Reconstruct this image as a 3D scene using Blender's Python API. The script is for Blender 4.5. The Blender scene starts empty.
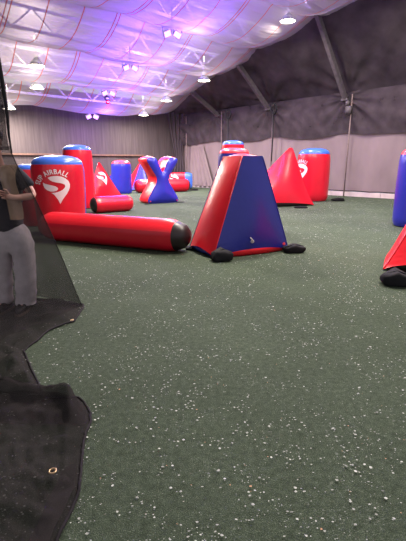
import bpy, bmesh, math, random
from mathutils import Vector, Matrix, noise
from mathutils.bvhtree import BVHTree
random.seed(7)
PI = math.pi
sc = bpy.context.scene
col = sc.collection
R = math.radians
def sin(x): return math.sin(x)
def cos(x): return math.cos(x)
def clamp(x, a=0., b=1.): return max(a, min(b, x))
def sstep(x): x = clamp(x); return x*x*(3-2*x)
def nz(x, y, z=0.): return noise.noise(Vector((x, y, z)))

# ---------------------------------------------------------------- camera
FPX, PITCH, CH = 400., math.atan(105.5/400.), 1.5
cd = bpy.data.cameras.new('camera'); cam = bpy.data.objects.new('camera', cd); col.objects.link(cam)
cam.location = (0, 0, CH); cam.rotation_euler = (PI/2-PITCH, 0, 0)
cd.sensor_fit = 'VERTICAL'; cd.sensor_height = 36; cd.lens = 36*FPX/541; cd.clip_start = .02
sc.camera = cam
CF = Vector((0, cos(PITCH), -sin(PITCH))); CU = Vector((0, sin(PITCH), cos(PITCH))); CR = Vector((1, 0, 0)); CC = Vector((0, 0, CH))
def ray(x, y): return CF + CR*((x-203)/FPX) + CU*((270.5-y)/FPX)
def gnd(x, y, z=0.):
    d = ray(x, y); return CC + d*((z-CH)/d.z)
def atY(x, y, Y):
    d = ray(x, y); return CC + d*(Y/d.y)

# ---------------------------------------------------------------- materials
def new_mat(name):
    m = bpy.data.materials.new(name); m.use_nodes = True
    nt = m.node_tree; nt.nodes.clear()
    out = nt.nodes.new('ShaderNodeOutputMaterial')
    return m, nt, out
def nd(nt, t, **kw):
    n = nt.nodes.new(t)
    for k, v in kw.items():
        if k in n.inputs: n.inputs[k].default_value = v
        else: setattr(n, k, v)
    return n
def lk(nt, a, b): nt.links.new(a, b)
def noise_node(nt, scale, detail=3., rough=.5, coord='Object', vec_scale=None):
    tc = nd(nt, 'ShaderNodeTexCoord')
    n = nd(nt, 'ShaderNodeTexNoise', Scale=scale, Detail=detail, Roughness=rough)
    src = tc.outputs[coord]
    if vec_scale:
        mp = nd(nt, 'ShaderNodeMapping'); mp.inputs['Scale'].default_value = vec_scale
        lk(nt, src, mp.inputs['Vector']); src = mp.outputs[0]
    lk(nt, src, n.inputs['Vector'])
    return n
def ramp(nt, src, stops):
    r = nd(nt, 'ShaderNodeValToRGB')
    e = r.color_ramp.elements
    while len(e) < len(stops): e.new(.5)
    for i, (p, c) in enumerate(stops):
        e[i].position = p; e[i].color = (*c, 1) if len(c) == 3 else c
    lk(nt, src, r.inputs[0]); return r
def cloth(name, c, rough=.85, var=.25, scale=6., bump=.3, bscale=60., spec=.2, vec_scale=None, metallic=0., coat=0.):
    m, nt, out = new_mat(name)
    b = nd(nt, 'ShaderNodeBsdfPrincipled', Roughness=rough, Metallic=metallic)
    b.inputs['Specular IOR Level'].default_value = spec
    b.inputs['Coat Weight'].default_value = coat; b.inputs['Coat Roughness'].default_value = .15
    n = noise_node(nt, scale, vec_scale=vec_scale)
    r = ramp(nt, n.outputs['Fac'], [(.25, tuple(x*(1-var) for x in c)), (.75, tuple(min(1, x*(1+var)) for x in c))])
    lk(nt, r.outputs[0], b.inputs['Base Color'])
    if bump:
        n2 = noise_node(nt, bscale, 2.)
        bp = nd(nt, 'ShaderNodeBump', Strength=bump, Distance=.01)
        lk(nt, n2.outputs['Fac'], bp.inputs['Height']); lk(nt, bp.outputs[0], b.inputs['Normal'])
    lk(nt, b.outputs[0], out.inputs[0]); return m
def vinyl(name, c, rough=.3, var=.06):
    return cloth(name, c, rough=rough, var=var, scale=3., bump=.25, bscale=9., spec=.42, coat=.04)
def netting(name, c, alpha, scale=3.):
    # open-weave net: part of the light passes through the holes
    m, nt, out = new_mat(name)
    b = nd(nt, 'ShaderNodeBsdfPrincipled', Roughness=.9); b.inputs['Specular IOR Level'].default_value = .1
    n = noise_node(nt, scale, 4.)
    r = ramp(nt, n.outputs['Fac'], [(.25, tuple(x*.65 for x in c)), (.75, tuple(x*1.35 for x in c))])
    lk(nt, r.outputs[0], b.inputs['Base Color'])
    t = nd(nt, 'ShaderNodeBsdfTransparent')
    mx = nd(nt, 'ShaderNodeMixShader', Fac=alpha)
    lk(nt, t.outputs[0], mx.inputs[1]); lk(nt, b.outputs[0], mx.inputs[2]); lk(nt, mx.outputs[0], out.inputs[0])
    return m
def emit(name, c, s):
    m, nt, out = new_mat(name)
    e = nd(nt, 'ShaderNodeEmission', Strength=s); e.inputs[0].default_value = (*c, 1)
    lk(nt, e.outputs[0], out.inputs[0]); return m

M = {}
M['red'] = vinyl('red_vinyl', (.60, .008, .026))
M['red2'] = vinyl('scarlet_vinyl', (.80, .016, .030))
M['blue'] = vinyl('navy_vinyl', (.010, .014, .20))
M['blue2'] = vinyl('royal_blue_vinyl', (.022, .026, .34))
M['sky'] = vinyl('lit_blue_vinyl', (.05, .14, .60))  # can-cap blue with the overhead light painted in; reused on the brick
M['coral'] = vinyl('coral_vinyl', (.70, .05, .08))
M['black_vinyl'] = vinyl('black_vinyl', (.018, .010, .012), rough=.4)
M['white_print'] = cloth('white_print', (.80, .76, .78), rough=.5, var=.05, bump=0)
M['bag'] = cloth('sandbag_cloth', (.012, .011, .014), rough=.8, bump=.5)
M['strap'] = cloth('strap_web', (.02, .02, .022), rough=.8)
M['plug'] = cloth('valve_plastic', (.55, .5, .5), rough=.4, bump=0)
M['brass'] = cloth('brass', (.6, .42, .25), rough=.35, bump=0, metallic=.8)
M['wall_low'] = cloth('pale_wall_tarp', (.215, .166, .168), var=.16, scale=1.2, bump=.3, bscale=14, vec_scale=(1, 1, .5))
M['wall_back'] = cloth('back_wall_mesh', (.066, .053, .055), var=.22, scale=4., bump=.3, bscale=30, vec_scale=(2.5, 2.5, .15))
M['roof_dark'] = cloth('dark_roof_net', (.058, .046, .052), var=.4, scale=1.3, bump=.3, bscale=25)
M['drape'] = netting('dark_drape_net', (.062, .049, .056), .88, 2.)
M['corner'] = cloth('corner_cloth', (.065, .052, .058), var=.25, scale=3., bscale=30, vec_scale=(3, 3, .3))
M['net'] = netting('black_net', (.040, .034, .038), .36, 5.)
M['net_back'] = netting('added_back_net', (.026, .022, .024), .68, 5.)
M['net_dense'] = netting('gathered_black_net', (.045, .038, .044), .86, 5.)
M['net_floor'] = netting('black_floor_net', (.024, .0205, .021), .68, 5.)
M['hem'] = cloth('net_hem', (.020, .017, .020), rough=.9)
M['kick'] = cloth('kickboard', (.50, .42, .40), var=.2, scale=2., bump=.2)
M['rail'] = cloth('brown_rail', (.12, .07, .055), rough=.6, bump=.1)
M['post'] = cloth('post_paint', (.20, .15, .14), rough=.6, bump=.1)
M['brace'] = cloth('grey_steel', (.11, .095, .10), rough=.55, bump=.1)
M['dark_metal'] = cloth('dark_metal', (.02, .02, .024), rough=.5, bump=.1)
M['white_steel'] = cloth('white_steel', (.75, .72, .74), rough=.5, bump=.1)
M['roof'] = cloth('roof_cover', (.62, .56, .62), var=.15, scale=.6, bump=0)
M['lamp_body'] = cloth('lamp_housing', (.35, .35, .37), rough=.4, bump=0)
M['lamp_on'] = emit('lamp_glow', (1., .90, .74), 16.)
M['led_on'] = emit('led_glow', (.50, .20, 1.), 5.)
M['skin'] = cloth('skin', (.56, .30, .235), rough=.55, var=.08, bump=.1, spec=.35)
M['hair'] = cloth('dark_hair', (.03, .02, .016), rough=.6)
M['tee'] = cloth('charcoal_tee', (.016, .016, .022), rough=.9)
M['vest'] = cloth('tan_vest', (.56, .40, .28), rough=.9, var=.15, bump=.6, bscale=30)
M['trousers'] = cloth('faded_grey_trousers', (.46, .40, .42), rough=.9, var=.25, scale=7., bump=.6, bscale=22)
M['shoe'] = cloth('black_shoe', (.02, .018, .018), rough=.6)
M['sole'] = cloth('tan_sole', (.50, .36, .27), rough=.7, bump=0)
M['flake'] = cloth('pale_flake', (.43, .45, .41), rough=.8, bump=0, scale=31., var=.75)
M['flake_tan'] = cloth('orange_flake', (.62, .36, .22), rough=.8, bump=0)

def floor_mat():
    m, nt, out = new_mat('green_turf')
    b = nd(nt, 'ShaderNodeBsdfPrincipled', Roughness=.95); b.inputs['Specular IOR Level'].default_value = .12
    big = noise_node(nt, .45, 4., .6)
    mid = noise_node(nt, 26., 4., .75)
    fine = noise_node(nt, 190., 2., .6)
    r1 = ramp(nt, fine.outputs['Fac'], [(.25, (.022, .035, .021)), (.52, (.063, .086, .058)), (.80, (.175, .215, .155))])
    r2 = ramp(nt, big.outputs['Fac'], [(.3, (.78, .78, .78)), (.7, (1.18, 1.16, 1.16))])
    r3 = ramp(nt, mid.outputs['Fac'], [(.3, (.58, .60, .56)), (.7, (1.38, 1.36, 1.34))])
    m1 = nd(nt, 'ShaderNodeMix', data_type='RGBA', blend_type='MULTIPLY'); m1.inputs[0].default_value = 1
    m2 = nd(nt, 'ShaderNodeMix', data_type='RGBA', blend_type='MULTIPLY'); m2.inputs[0].default_value = 1
    lk(nt, r1.outputs[0], m1.inputs[6]); lk(nt, r2.outputs[0], m1.inputs[7])
    lk(nt, m1.outputs[2], m2.inputs[6]); lk(nt, r3.outputs[0], m2.inputs[7])
    sp = noise_node(nt, 55., 3., .7)
    pm = noise_node(nt, 2.2, 4., .6)
    ad = nd(nt, 'ShaderNodeMath', operation='MULTIPLY_ADD'); ad.inputs[1].default_value = .45
    lk(nt, pm.outputs['Fac'], ad.inputs[0]); lk(nt, sp.outputs['Fac'], ad.inputs[2])
    rs = ramp(nt, ad.outputs[0], [(.86, (0, 0, 0)), (.96, (.75, .75, .75))])
    m3 = nd(nt, 'ShaderNodeMix', data_type='RGBA'); m3.inputs[7].default_value = (.24, .27, .23, 1)
    lk(nt, rs.outputs[0], m3.inputs[0]); lk(nt, m2.outputs[2], m3.inputs[6])
    lk(nt, m3.outputs[2], b.inputs['Base Color'])
    bp = nd(nt, 'ShaderNodeBump', Strength=.7, Distance=.012)
    lk(nt, fine.outputs['Fac'], bp.inputs['Height']); lk(nt, bp.outputs[0], b.inputs['Normal'])
    lk(nt, b.outputs[0], out.inputs[0]); return m
M['turf'] = floor_mat()

def tarp_mat():
    m, nt, out = new_mat('white_ceiling_tarp')
    uv = nd(nt, 'ShaderNodeUVMap')
    sep = nd(nt, 'ShaderNodeSeparateXYZ'); lk(nt, uv.outputs[0], sep.inputs[0])
    wob = nd(nt, 'ShaderNodeTexNoise', Scale=.35, Detail=1.); lk(nt, uv.outputs[0], wob.inputs['Vector'])
    def mth(op, a, b=None, c=None):
        n = nd(nt, 'ShaderNodeMath', operation=op)
        for i, v in enumerate((a, b, c)):
            if v is None: continue
            if isinstance(v, (int, float)): n.inputs[i].default_value = v
            else: lk(nt, v, n.inputs[i])
        return n.outputs[0]
    w = mth('ADD', sep.outputs[0], mth('MULTIPLY', mth('SUBTRACT', wob.outputs['Fac'], .5), .35))
    def line(off, per, wid):
        fr = mth('FRACT', mth('DIVIDE', mth('ADD', w, off), per))
        return mth('LESS_THAN', fr, wid/per)
    l = mth('MAXIMUM', line(.0, 1.18, .042), line(.13, 3.54, .04))
    fold = nd(nt, 'ShaderNodeTexNoise', Scale=1.6, Detail=4.)
    mp = nd(nt, 'ShaderNodeMapping'); mp.inputs['Scale'].default_value = (.35, 2.6, 1)
    lk(nt, uv.outputs[0], mp.inputs['Vector']); lk(nt, mp.outputs[0], fold.inputs['Vector'])
    colr = nd(nt, 'ShaderNodeMix', data_type='RGBA')
    colr.inputs[6].default_value = (.52, .47, .49, 1); colr.inputs[7].default_value = (.50, .12, .09, 1)
    lk(nt, l, colr.inputs[0])
    bp = nd(nt, 'ShaderNodeBump', Strength=.8, Distance=.16); lk(nt, fold.outputs['Fac'], bp.inputs['Height'])
    df = nd(nt, 'ShaderNodeBsdfDiffuse'); tl = nd(nt, 'ShaderNodeBsdfTranslucent'); tr = nd(nt, 'ShaderNodeBsdfTransparent')
    for s in (df, tl):
        lk(nt, colr.outputs[2], s.inputs['Color']); lk(nt, bp.outputs[0], s.inputs['Normal'])
    a = nd(nt, 'ShaderNodeMixShader', Fac=.5); lk(nt, df.outputs[0], a.inputs[1]); lk(nt, tl.outputs[0], a.inputs[2])
    fac = mth('SUBTRACT', .46, mth('MULTIPLY', l, .34))
    bb = nd(nt, 'ShaderNodeMixShader'); lk(nt, fac, bb.inputs[0]); lk(nt, a.outputs[0], bb.inputs[1]); lk(nt, tr.outputs[0], bb.inputs[2])
    lk(nt, bb.outputs[0], out.inputs[0]); return m
M['tarp'] = tarp_mat()

# ---------------------------------------------------------------- object helpers
def link_bm(name, bm, m, parent=None, smooth=True, normals=True):
    if normals: bmesh.ops.recalc_face_normals(bm, faces=bm.faces)
    me = bpy.data.meshes.new(name); bm.to_mesh(me); bm.free()
    if smooth: me.polygons.foreach_set('use_smooth', [True]*len(me.polygons))
    me.materials.append(M[m] if isinstance(m, str) else m)
    o = bpy.data.objects.new(name, me); col.objects.link(o)
    if parent: o.parent = parent
    return o
def tag(o, label=None, cat=None, group=None, kind=None):
    if label: o['label'] = label
    if cat: o['category'] = cat
    if group: o['group'] = group
    if kind: o['kind'] = kind
    return o
def thing(name, label, cat, loc=(0, 0, 0), rz=0., group=None):
    o = bpy.data.objects.new(name, None); col.objects.link(o); o.empty_display_size = .2
    o.location = loc; o.rotation_euler = (0, 0, rz)
    return tag(o, label, cat, group)
def struct(o, label=None, cat='structure'):
    return tag(o, label, cat, None, 'structure')
def grid(fn, nu, nv, closed_u=False):
    bm = bmesh.new(); vs = []
    for j in range(nv+1):
        vs.append([bm.verts.new(fn(i/nu, j/nv)) for i in range(nu+(0 if closed_u else 1))])
    n = len(vs[0])
    for j in range(nv):
        for i in range(nu):
            bm.faces.new((vs[j][i], vs[j][(i+1) % n], vs[j+1][(i+1) % n], vs[j+1][i]))
    return bm
def add_box(bm, c, s, rot=None):
    r = bmesh.ops.create_cube(bm, size=1.)
    mt = Matrix.Translation(Vector(c)) @ (rot.to_4x4() if rot else Matrix.Identity(4)) @ Matrix.Diagonal((*s, 1))
    bmesh.ops.transform(bm, matrix=mt, verts=r['verts']); return r['verts']
def add_tube(bm, pts, r, n=8, cap=True):
    pts = [Vector(p) for p in pts]; rings = []
    up = Vector((0, 0, 1))
    for i, p in enumerate(pts):
        t = (pts[min(i+1, len(pts)-1)]-pts[max(i-1, 0)]).normalized()
        a = t.cross(up if abs(t.z) < .95 else Vector((1, 0, 0))).normalized(); b = t.cross(a)
        rr = r[i] if isinstance(r, (list, tuple)) else r
        rings.append([bm.verts.new(p+(a*cos(2*PI*k/n)+b*sin(2*PI*k/n))*rr) for k in range(n)])
    for i in range(len(rings)-1):
        for k in range(n):
            bm.faces.new((rings[i][k], rings[i][(k+1) % n], rings[i+1][(k+1) % n], rings[i+1][k]))
    if cap:
        bm.faces.new(rings[0][::-1]); bm.faces.new(rings[-1])
def beam(bm, a, b, w, h):
    a, b = Vector(a), Vector(b); d = b-a
    q = d.to_track_quat('X', 'Z').to_matrix()
    add_box(bm, (a+b)/2, (d.length, w, h), q)
def lathe(profile, a0, a1, n, axis='Z', fn=None):
    """panel of revolution; profile [(r,z)]; angle 0 looks along -Y (towards the viewer)"""
    full = abs(a1-a0) > 2*PI-1e-4
    def f(u, v):
        k = v*(len(profile)-1); i = int(min(k, len(profile)-2)); fr = k-i
        r = profile[i][0]*(1-fr)+profile[i+1][0]*fr; z = profile[i][1]*(1-fr)+profile[i+1][1]*fr
        a = a0+(a1-a0)*u
        if fn: r, z = fn(r, z, a)
        return Vector((sin(a)*r, -cos(a)*r, z)) if axis == 'Z' else Vector((z, -cos(a)*r, sin(a)*r))
    bm = grid(f, n, len(profile)-1, closed_u=full)
    bmesh.ops.remove_doubles(bm, verts=bm.verts, dist=1e-5)
    return bm

# logo and lettering, projected on a panel -----------------------------------
HOOK = [(-.56,.91),(-.40,.99),(-.15,1.04),(.15,1.05),(.45,1.0),(.72,.86),(.92,.66),(1.0,.42),(.98,.2),(.90,-.02),(.74,-.3),(.55,-.54),(.38,-.76),(.19,-1.08),(.08,-.78),(-.08,-.52),(-.22,-.34),(-.40,-.22),(-.10,-.20),(.2,-.12),(.45,.0),(.60,.14),(.66,.28),(.62,.40),(.46,.48),(.25,.53),(0,.57),(-.22,.63),(-.42,.74)]
LEAF = [(-.96,.56),(-.78,.46),(-.55,.40),(-.3,.34),(-.05,.28),(.1,.17),(.13,.06),(.02,-.06),(-.2,-.12),(-.45,-.11),(-.68,-.02),(-.86,.14),(-.95,.34)]
def flat_poly(bm, pts, off=(0, 0), s=1., cuts=2):
    vs = [bm.verts.new((x*s+off[0], y*s+off[1], 0)) for x, y in pts]
    f = bm.faces.new(vs)
    bmesh.ops.triangulate(bm, faces=[f])
def project(bm, origin, xdir, ydir, ndir, targets, lift=.006):
    """wrap flat artwork (x,y) on the panel meshes it is printed on"""
    trees = []
    for t in targets:
        b = bmesh.new(); b.from_mesh(t.data); trees.append(BVHTree.FromBMesh(b)); b.free()
    origin, xd, yd, nn = Vector(origin), Vector(xdir).normalized(), Vector(ydir).normalized(), Vector(ndir).normalized()
    bad = []
    for v in bm.verts:
        p = origin+xd*v.co.x+yd*v.co.y
        best = None
        for t in trees:
            h = t.ray_cast(p+nn*2., -nn)
            if h[0] is not None and (best is None or h[3] < best[3]): best = h
        if best: v.co = best[0]+nn*lift
        else: bad.append(v)
    bmesh.ops.delete(bm, geom=bad, context='VERTS')
def emblem(parent, targets, origin, xdir, ydir, ndir, size, text=True):
    bm = bmesh.new()
    flat_poly(bm, HOOK, s=size); flat_poly(bm, LEAF, s=size)
    for _ in range(2): bmesh.ops.subdivide_edges(bm, edges=bm.edges, cuts=1, use_grid_fill=True)
    bmesh.ops.triangulate(bm, faces=bm.faces)
    project(bm, origin, xdir, ydir, ndir, targets)
    e = link_bm('emblem', bm, 'white_print', parent, normals=False); e['label'] = 'white swoosh in a pin shape'
    if text:
        cu = bpy.data.curves.new('lettering', 'FONT'); cu.body = 'SUP AIRBALL'; cu.size = size*.58; cu.space_character = 1.12
        cu.offset = size*.014; cu.align_x = 'CENTER'; cu.resolution_u = 2
        tmp = bpy.data.objects.new('lettering_source', cu); col.objects.link(tmp)
        dg = bpy.context.evaluated_depsgraph_get(); dg.update()
        me = bpy.data.meshes.new_from_object(tmp.evaluated_get(dg))
        bpy.data.objects.remove(tmp); bm = bmesh.new(); bm.from_mesh(me)
        wid = max(v.co.x for v in bm.verts)-min(v.co.x for v in bm.verts)
        rad = size*1.22
        for v in bm.verts:
            a = R(108)-(v.co.x/wid)*R(118); rr = rad+v.co.y
            v.co = Vector((cos(a)*rr*1.02, sin(a)*rr*.86+size*.14, 0))
        bmesh.ops.subdivide_edges(bm, edges=[e_ for e_ in bm.edges if e_.calc_length() > .05], cuts=2)
        project(bm, origin, xdir, ydir, ndir, targets)
        link_bm('lettering', bm, 'white_print', parent, normals=False)['label'] = 'white capital letters in an arc'

# ---------------------------------------------------------------- bunkers
def can(label, loc, rz, rad, H, front, back, cap, a_front=(R(-125), R(125)), logo=None, base=None, squash=1., taper=0., group='upright can bunkers'):
    t = thing('can_bunker', label, 'bunker', loc, rz, group)
    zs = H-rad*.36
    def rr(z):
        q = (z/zs)
        edge = .05*max(0, (q-.90)/.10)**2+.10*max(0, (.10-q)/.10)**2
        return rad*(.97+.03*sin(PI*q)-edge)*(1+taper*(q-.5))
    prof = [(rr(z), z) for z in [zs*(.012+.988*k/18) for k in range(19)]]
    def pucker(r, z, a):
        d = (zs-z)/.10
        r += rad*.012*sin(a*34)*math.exp(-d*d)
        return r, z
    def sq(bm):
        for v in bm.verts: v.co.y *= squash
        return bm
    p1 = link_bm('front_panel', sq(lathe(prof, a_front[0], a_front[1], 56, fn=pucker)), front, t)
    p2 = link_bm('back_panel', sq(lathe(prof, a_front[1], a_front[0]+2*PI, 30, fn=pucker)), back, t)
    cp = [(rr(zs), zs)]
    for k in range(1, 13):
        a = k/12*PI/2
        cp.append((rr(zs)*cos(a)**.8 if k < 12 else 0.0005, zs+rad*.36*sin(a)**.85))
    link_bm('top_cap', sq(lathe(cp, 0, 2*PI, 60, fn=lambda r, z, a: (r+rad*.012*sin(a*34)*math.exp(-((z-zs)/.06)**2) if r > .1 else r, z))), cap, t)
    b = lathe([(0.0005, .0), (rr(0)*.80, .0), (rr(0)*.90, .012), (rr(0), zs*.012), (rr(0)*1.012, .05), (rr(.06)*1.008, .075)], 0, 2*PI, 40)
    link_bm('base_skirt', sq(b), base or 'black_vinyl', t)
    if logo:
        ang, z, size = logo
        n = Vector((sin(ang), -cos(ang), 0)); x = Vector((cos(ang), sin(ang), 0))
        emblem(t, [p1, p2], n*0+Vector((0, 0, z)), x, (0, 0, 1), n, size)
    return t
def panel_pyramid(name, label, loc, rz, base, top, H, mats, bulge, bow=.06, cap_mat=None, bottom_mat='black_vinyl', lift=.07, group=None, logo=None, valve=None, names=None):
    """frustum between bottom corners and top corners, one inflated panel per side"""
    t = thing(name, label, 'bunker', loc, rz, group)
    n = len(base)
    B = [Vector((x, y, 0)) for x, y in base]; T = [Vector((x, y, H)) for x, y in top]
    cb = sum(B, Vector())/n; ct = sum(T, Vector())/n
    panels = []
    for i in range(n):
        j = (i+1) % n
        nrm = ((B[j]-B[i]).cross(T[i]-B[i])).normalized()
        if nrm.dot((B[i]+B[j])/2-cb) < 0: nrm = -nrm
        def f(u, v, i=i, j=j, nrm=nrm):
            p = (B[i]*(1-u)+B[j]*u)*(1-v)+(T[i]*(1-u)+T[j]*u)*v
            ax = cb*(1-v)+ct*v
            k = 1-bow*4*v*(1-v)
            p = ax+(p-ax)*k
            wdt = ((B[j]-B[i]).length*(1-v)+(T[j]-T[i]).length*v)
            e = sin(PI*u)
            p = p+nrm*(bulge*wdt*(e**.85)*(.55+.45*sin(PI*min(1, v*1.15)))*sstep((1-v)*5+.15))
            p.z += lift*(1-v)**6*(e**.6)+.012*(1-v)**4
            # wrinkles that run in from the seams
            ed = min(u, 1-u)
            p = p+nrm*(.008*wdt*sin(v*95+nz(u*3, v*3)*4)*math.exp(-(ed/.10)**2)*sstep(ed*30))
            if p.z < .004: p.z = .004
            return p
        panels.append(link_bm('side_panel', grid(f, 22, 34), mats[i], t))
        def g(u, v, i=i, j=j, f=f):
            e = f(u, 0); c = cb+(e-cb)*.90; c.z = .0
            q = e*(1-v)+c*v
            out = (e-cb); out.z = 0; out.normalize()
            q = q+out*(.03*sin(PI*v)*sin(PI*u)); q.z = max(0, q.z); return q
        link_bm('bottom_seam', grid(g, 22, 5), mats[(i+1) % n] if bottom_mat == 'alt' else bottom_mat, t)
        # seam cord of the edge
        bm = bmesh.new(); add_tube(bm, [f(0, k/20) for k in range(21)], .009, 6)
        link_bm('seam_cord', bm, mats[i-1], t)
    if (T[0]-T[1]).length > .05:
        bm = grid(lambda u, v: (lambda p: Vector((p.x, p.y, H-.004+.05*min(1, (T[0]-T[1]).length/.3)*sin(PI*u)*sin(PI*v))))((T[0]*(1-u)+T[1]*u)*(1-v)+(T[3 % n if n > 3 else 2]*(1-u)+T[2]*u)*v), 10, 10)
        link_bm('top_panel', bm, cap_mat or mats[0], t)
    if logo:
        k, pos, size, up = logo
        i, j = k, (k+1) % n
        nrm = ((B[j]-B[i]).cross(T[i]-B[i])).normalized()
        if nrm.dot((B[i]+B[j])/2-cb) < 0: nrm = -nrm
        u, v = pos
        o = (B[i]*(1-u)+B[j]*u)*(1-v)+(T[i]*(1-u)+T[j]*u)*v
        xd = (B[j]-B[i]).normalized()
        yd = nrm.cross(xd)
        if yd.z < 0: yd = -yd
        if xd.cross(yd).dot(nrm) < 0: xd = -xd
        emblem(t, panels, o, xd, yd, nrm, size, text=False)
    if valve:
        k, u, v = valve
        i, j = k, (k+1) % n
        nrm = ((B[j]-B[i]).cross(T[i]-B[i])).normalized()
        if nrm.dot((B[i]+B[j])/2-cb) < 0: nrm = -nrm
        o = (B[i]*(1-u)+B[j]*u)*(1-v)+(T[i]*(1-u)+T[j]*u)*v
        b = bmesh.new(); b.from_mesh(panels[k].data); h = BVHTree.FromBMesh(b).ray_cast(o+nrm*2, -nrm); b.free()
        o = h[0] if h[0] else o
        bm = bmesh.new(); q = nrm.to_track_quat('Z', 'Y').to_matrix().to_4x4()
        bmesh.ops.create_cone(bm, cap_ends=True, segments=20, radius1=.034, radius2=.028, depth=.02, matrix=Matrix.Translation(o+nrm*.008) @ q)
        bmesh.ops.create_cone(bm, cap_ends=True, segments=16, radius1=.018, radius2=.015, depth=.03, matrix=Matrix.Translation(o+nrm*.02) @ q)
        vv = link_bm('valve', bm, 'plug', t, smooth=False); vv['label'] = 'pale round air valve'
        bm = bmesh.new(); add_tube(bm, [o+nrm*.025, o+nrm*.035+Vector((-.03, 0, .035)), o+nrm*.02+Vector((-.055, 0, .075))], [.012, .014, .010], 8)
        link_bm('valve_cap', bm, 'plug', t)
    return t, panels
def patch(parent, p, nrm, m='coral', r=.035):
    bm = bmesh.new(); nrm = Vector(nrm).normalized(); q = nrm.to_track_quat('Z', 'Y').to_matrix().to_4x4()
    bmesh.ops.create_cone(bm, cap_ends=True, segments=18, radius1=r, radius2=r*.8, depth=.012, matrix=Matrix.Translation(Vector(p)+nrm*.006) @ q)
    bmesh.ops.create_cone(bm, cap_ends=True, segments=12, radius1=r*.4, radius2=r*.3, depth=.03, matrix=Matrix.Translation(Vector(p)+nrm*.012) @ q)
    link_bm('anchor_patch', bm, m, parent, smooth=False)['label'] = 'round anchor patch'
def tube_bunker(label, p0, p1, rad, m_top, m_side, cap0, cap1, end=.55, logo=None, name='tube_bunker', split=(R(20), R(100))):
    p0, p1 = Vector(p0), Vector(p1); d = p1-p0; L = d.length
    t = thing(name, label, 'bunker', (p0.x, p0.y, 0), math.atan2(d.y, d.x), 'lying tube bunkers')
    zc = rad*.97
    def rr(x):
        q = min(x, L-x)
        return rad*(1-.10*max(0, 1-q/.16)**2)
    prof = [(rr(L*k/30), L*k/30) for k in range(31)]
    def pk(r, x, a):
        q = min(x, L-x)
        return r+rad*.014*sin(a*30)*math.exp(-(q/.07)**2)+.004*sin(a*6), x
    def place(bm):
        for v in bm.verts: v.co.z += zc
        for v in bm.verts:
            if v.co.z < 0: v.co.z = 0
        return bm
    body = link_bm('side_panel', place(lathe(prof, split[1], split[0]+2*PI, 44, axis='X', fn=pk)), m_side, t)
    top = link_bm('top_panel', place(lathe(prof, split[0], split[1], 16, axis='X', fn=pk)), m_top, t)
    for (x0, sgn, m) in ((0, -1, cap0), (L, 1, cap1)):
        pr = [(rr(0), x0), (rr(0)*.97, x0+sgn*rad*.06), (rr(0)*.80, x0+sgn*rad*end*.55), (rr(0)*.5, x0+sgn*rad*end*.85), (.0005, x0+sgn*rad*end)]
        o = link_bm('end_cap', place(lathe(pr, 0, 2*PI, 40, axis='X')), m, t)
        if m == 'black_vinyl': o['label'] = 'black end cap'
    if logo:
        x, size = logo
        emblem(t, [body, top], (x, 0, zc), (1, 0, 0), (0, .35, 1), (0, -1, .35), size, text=False)
    return t
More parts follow.
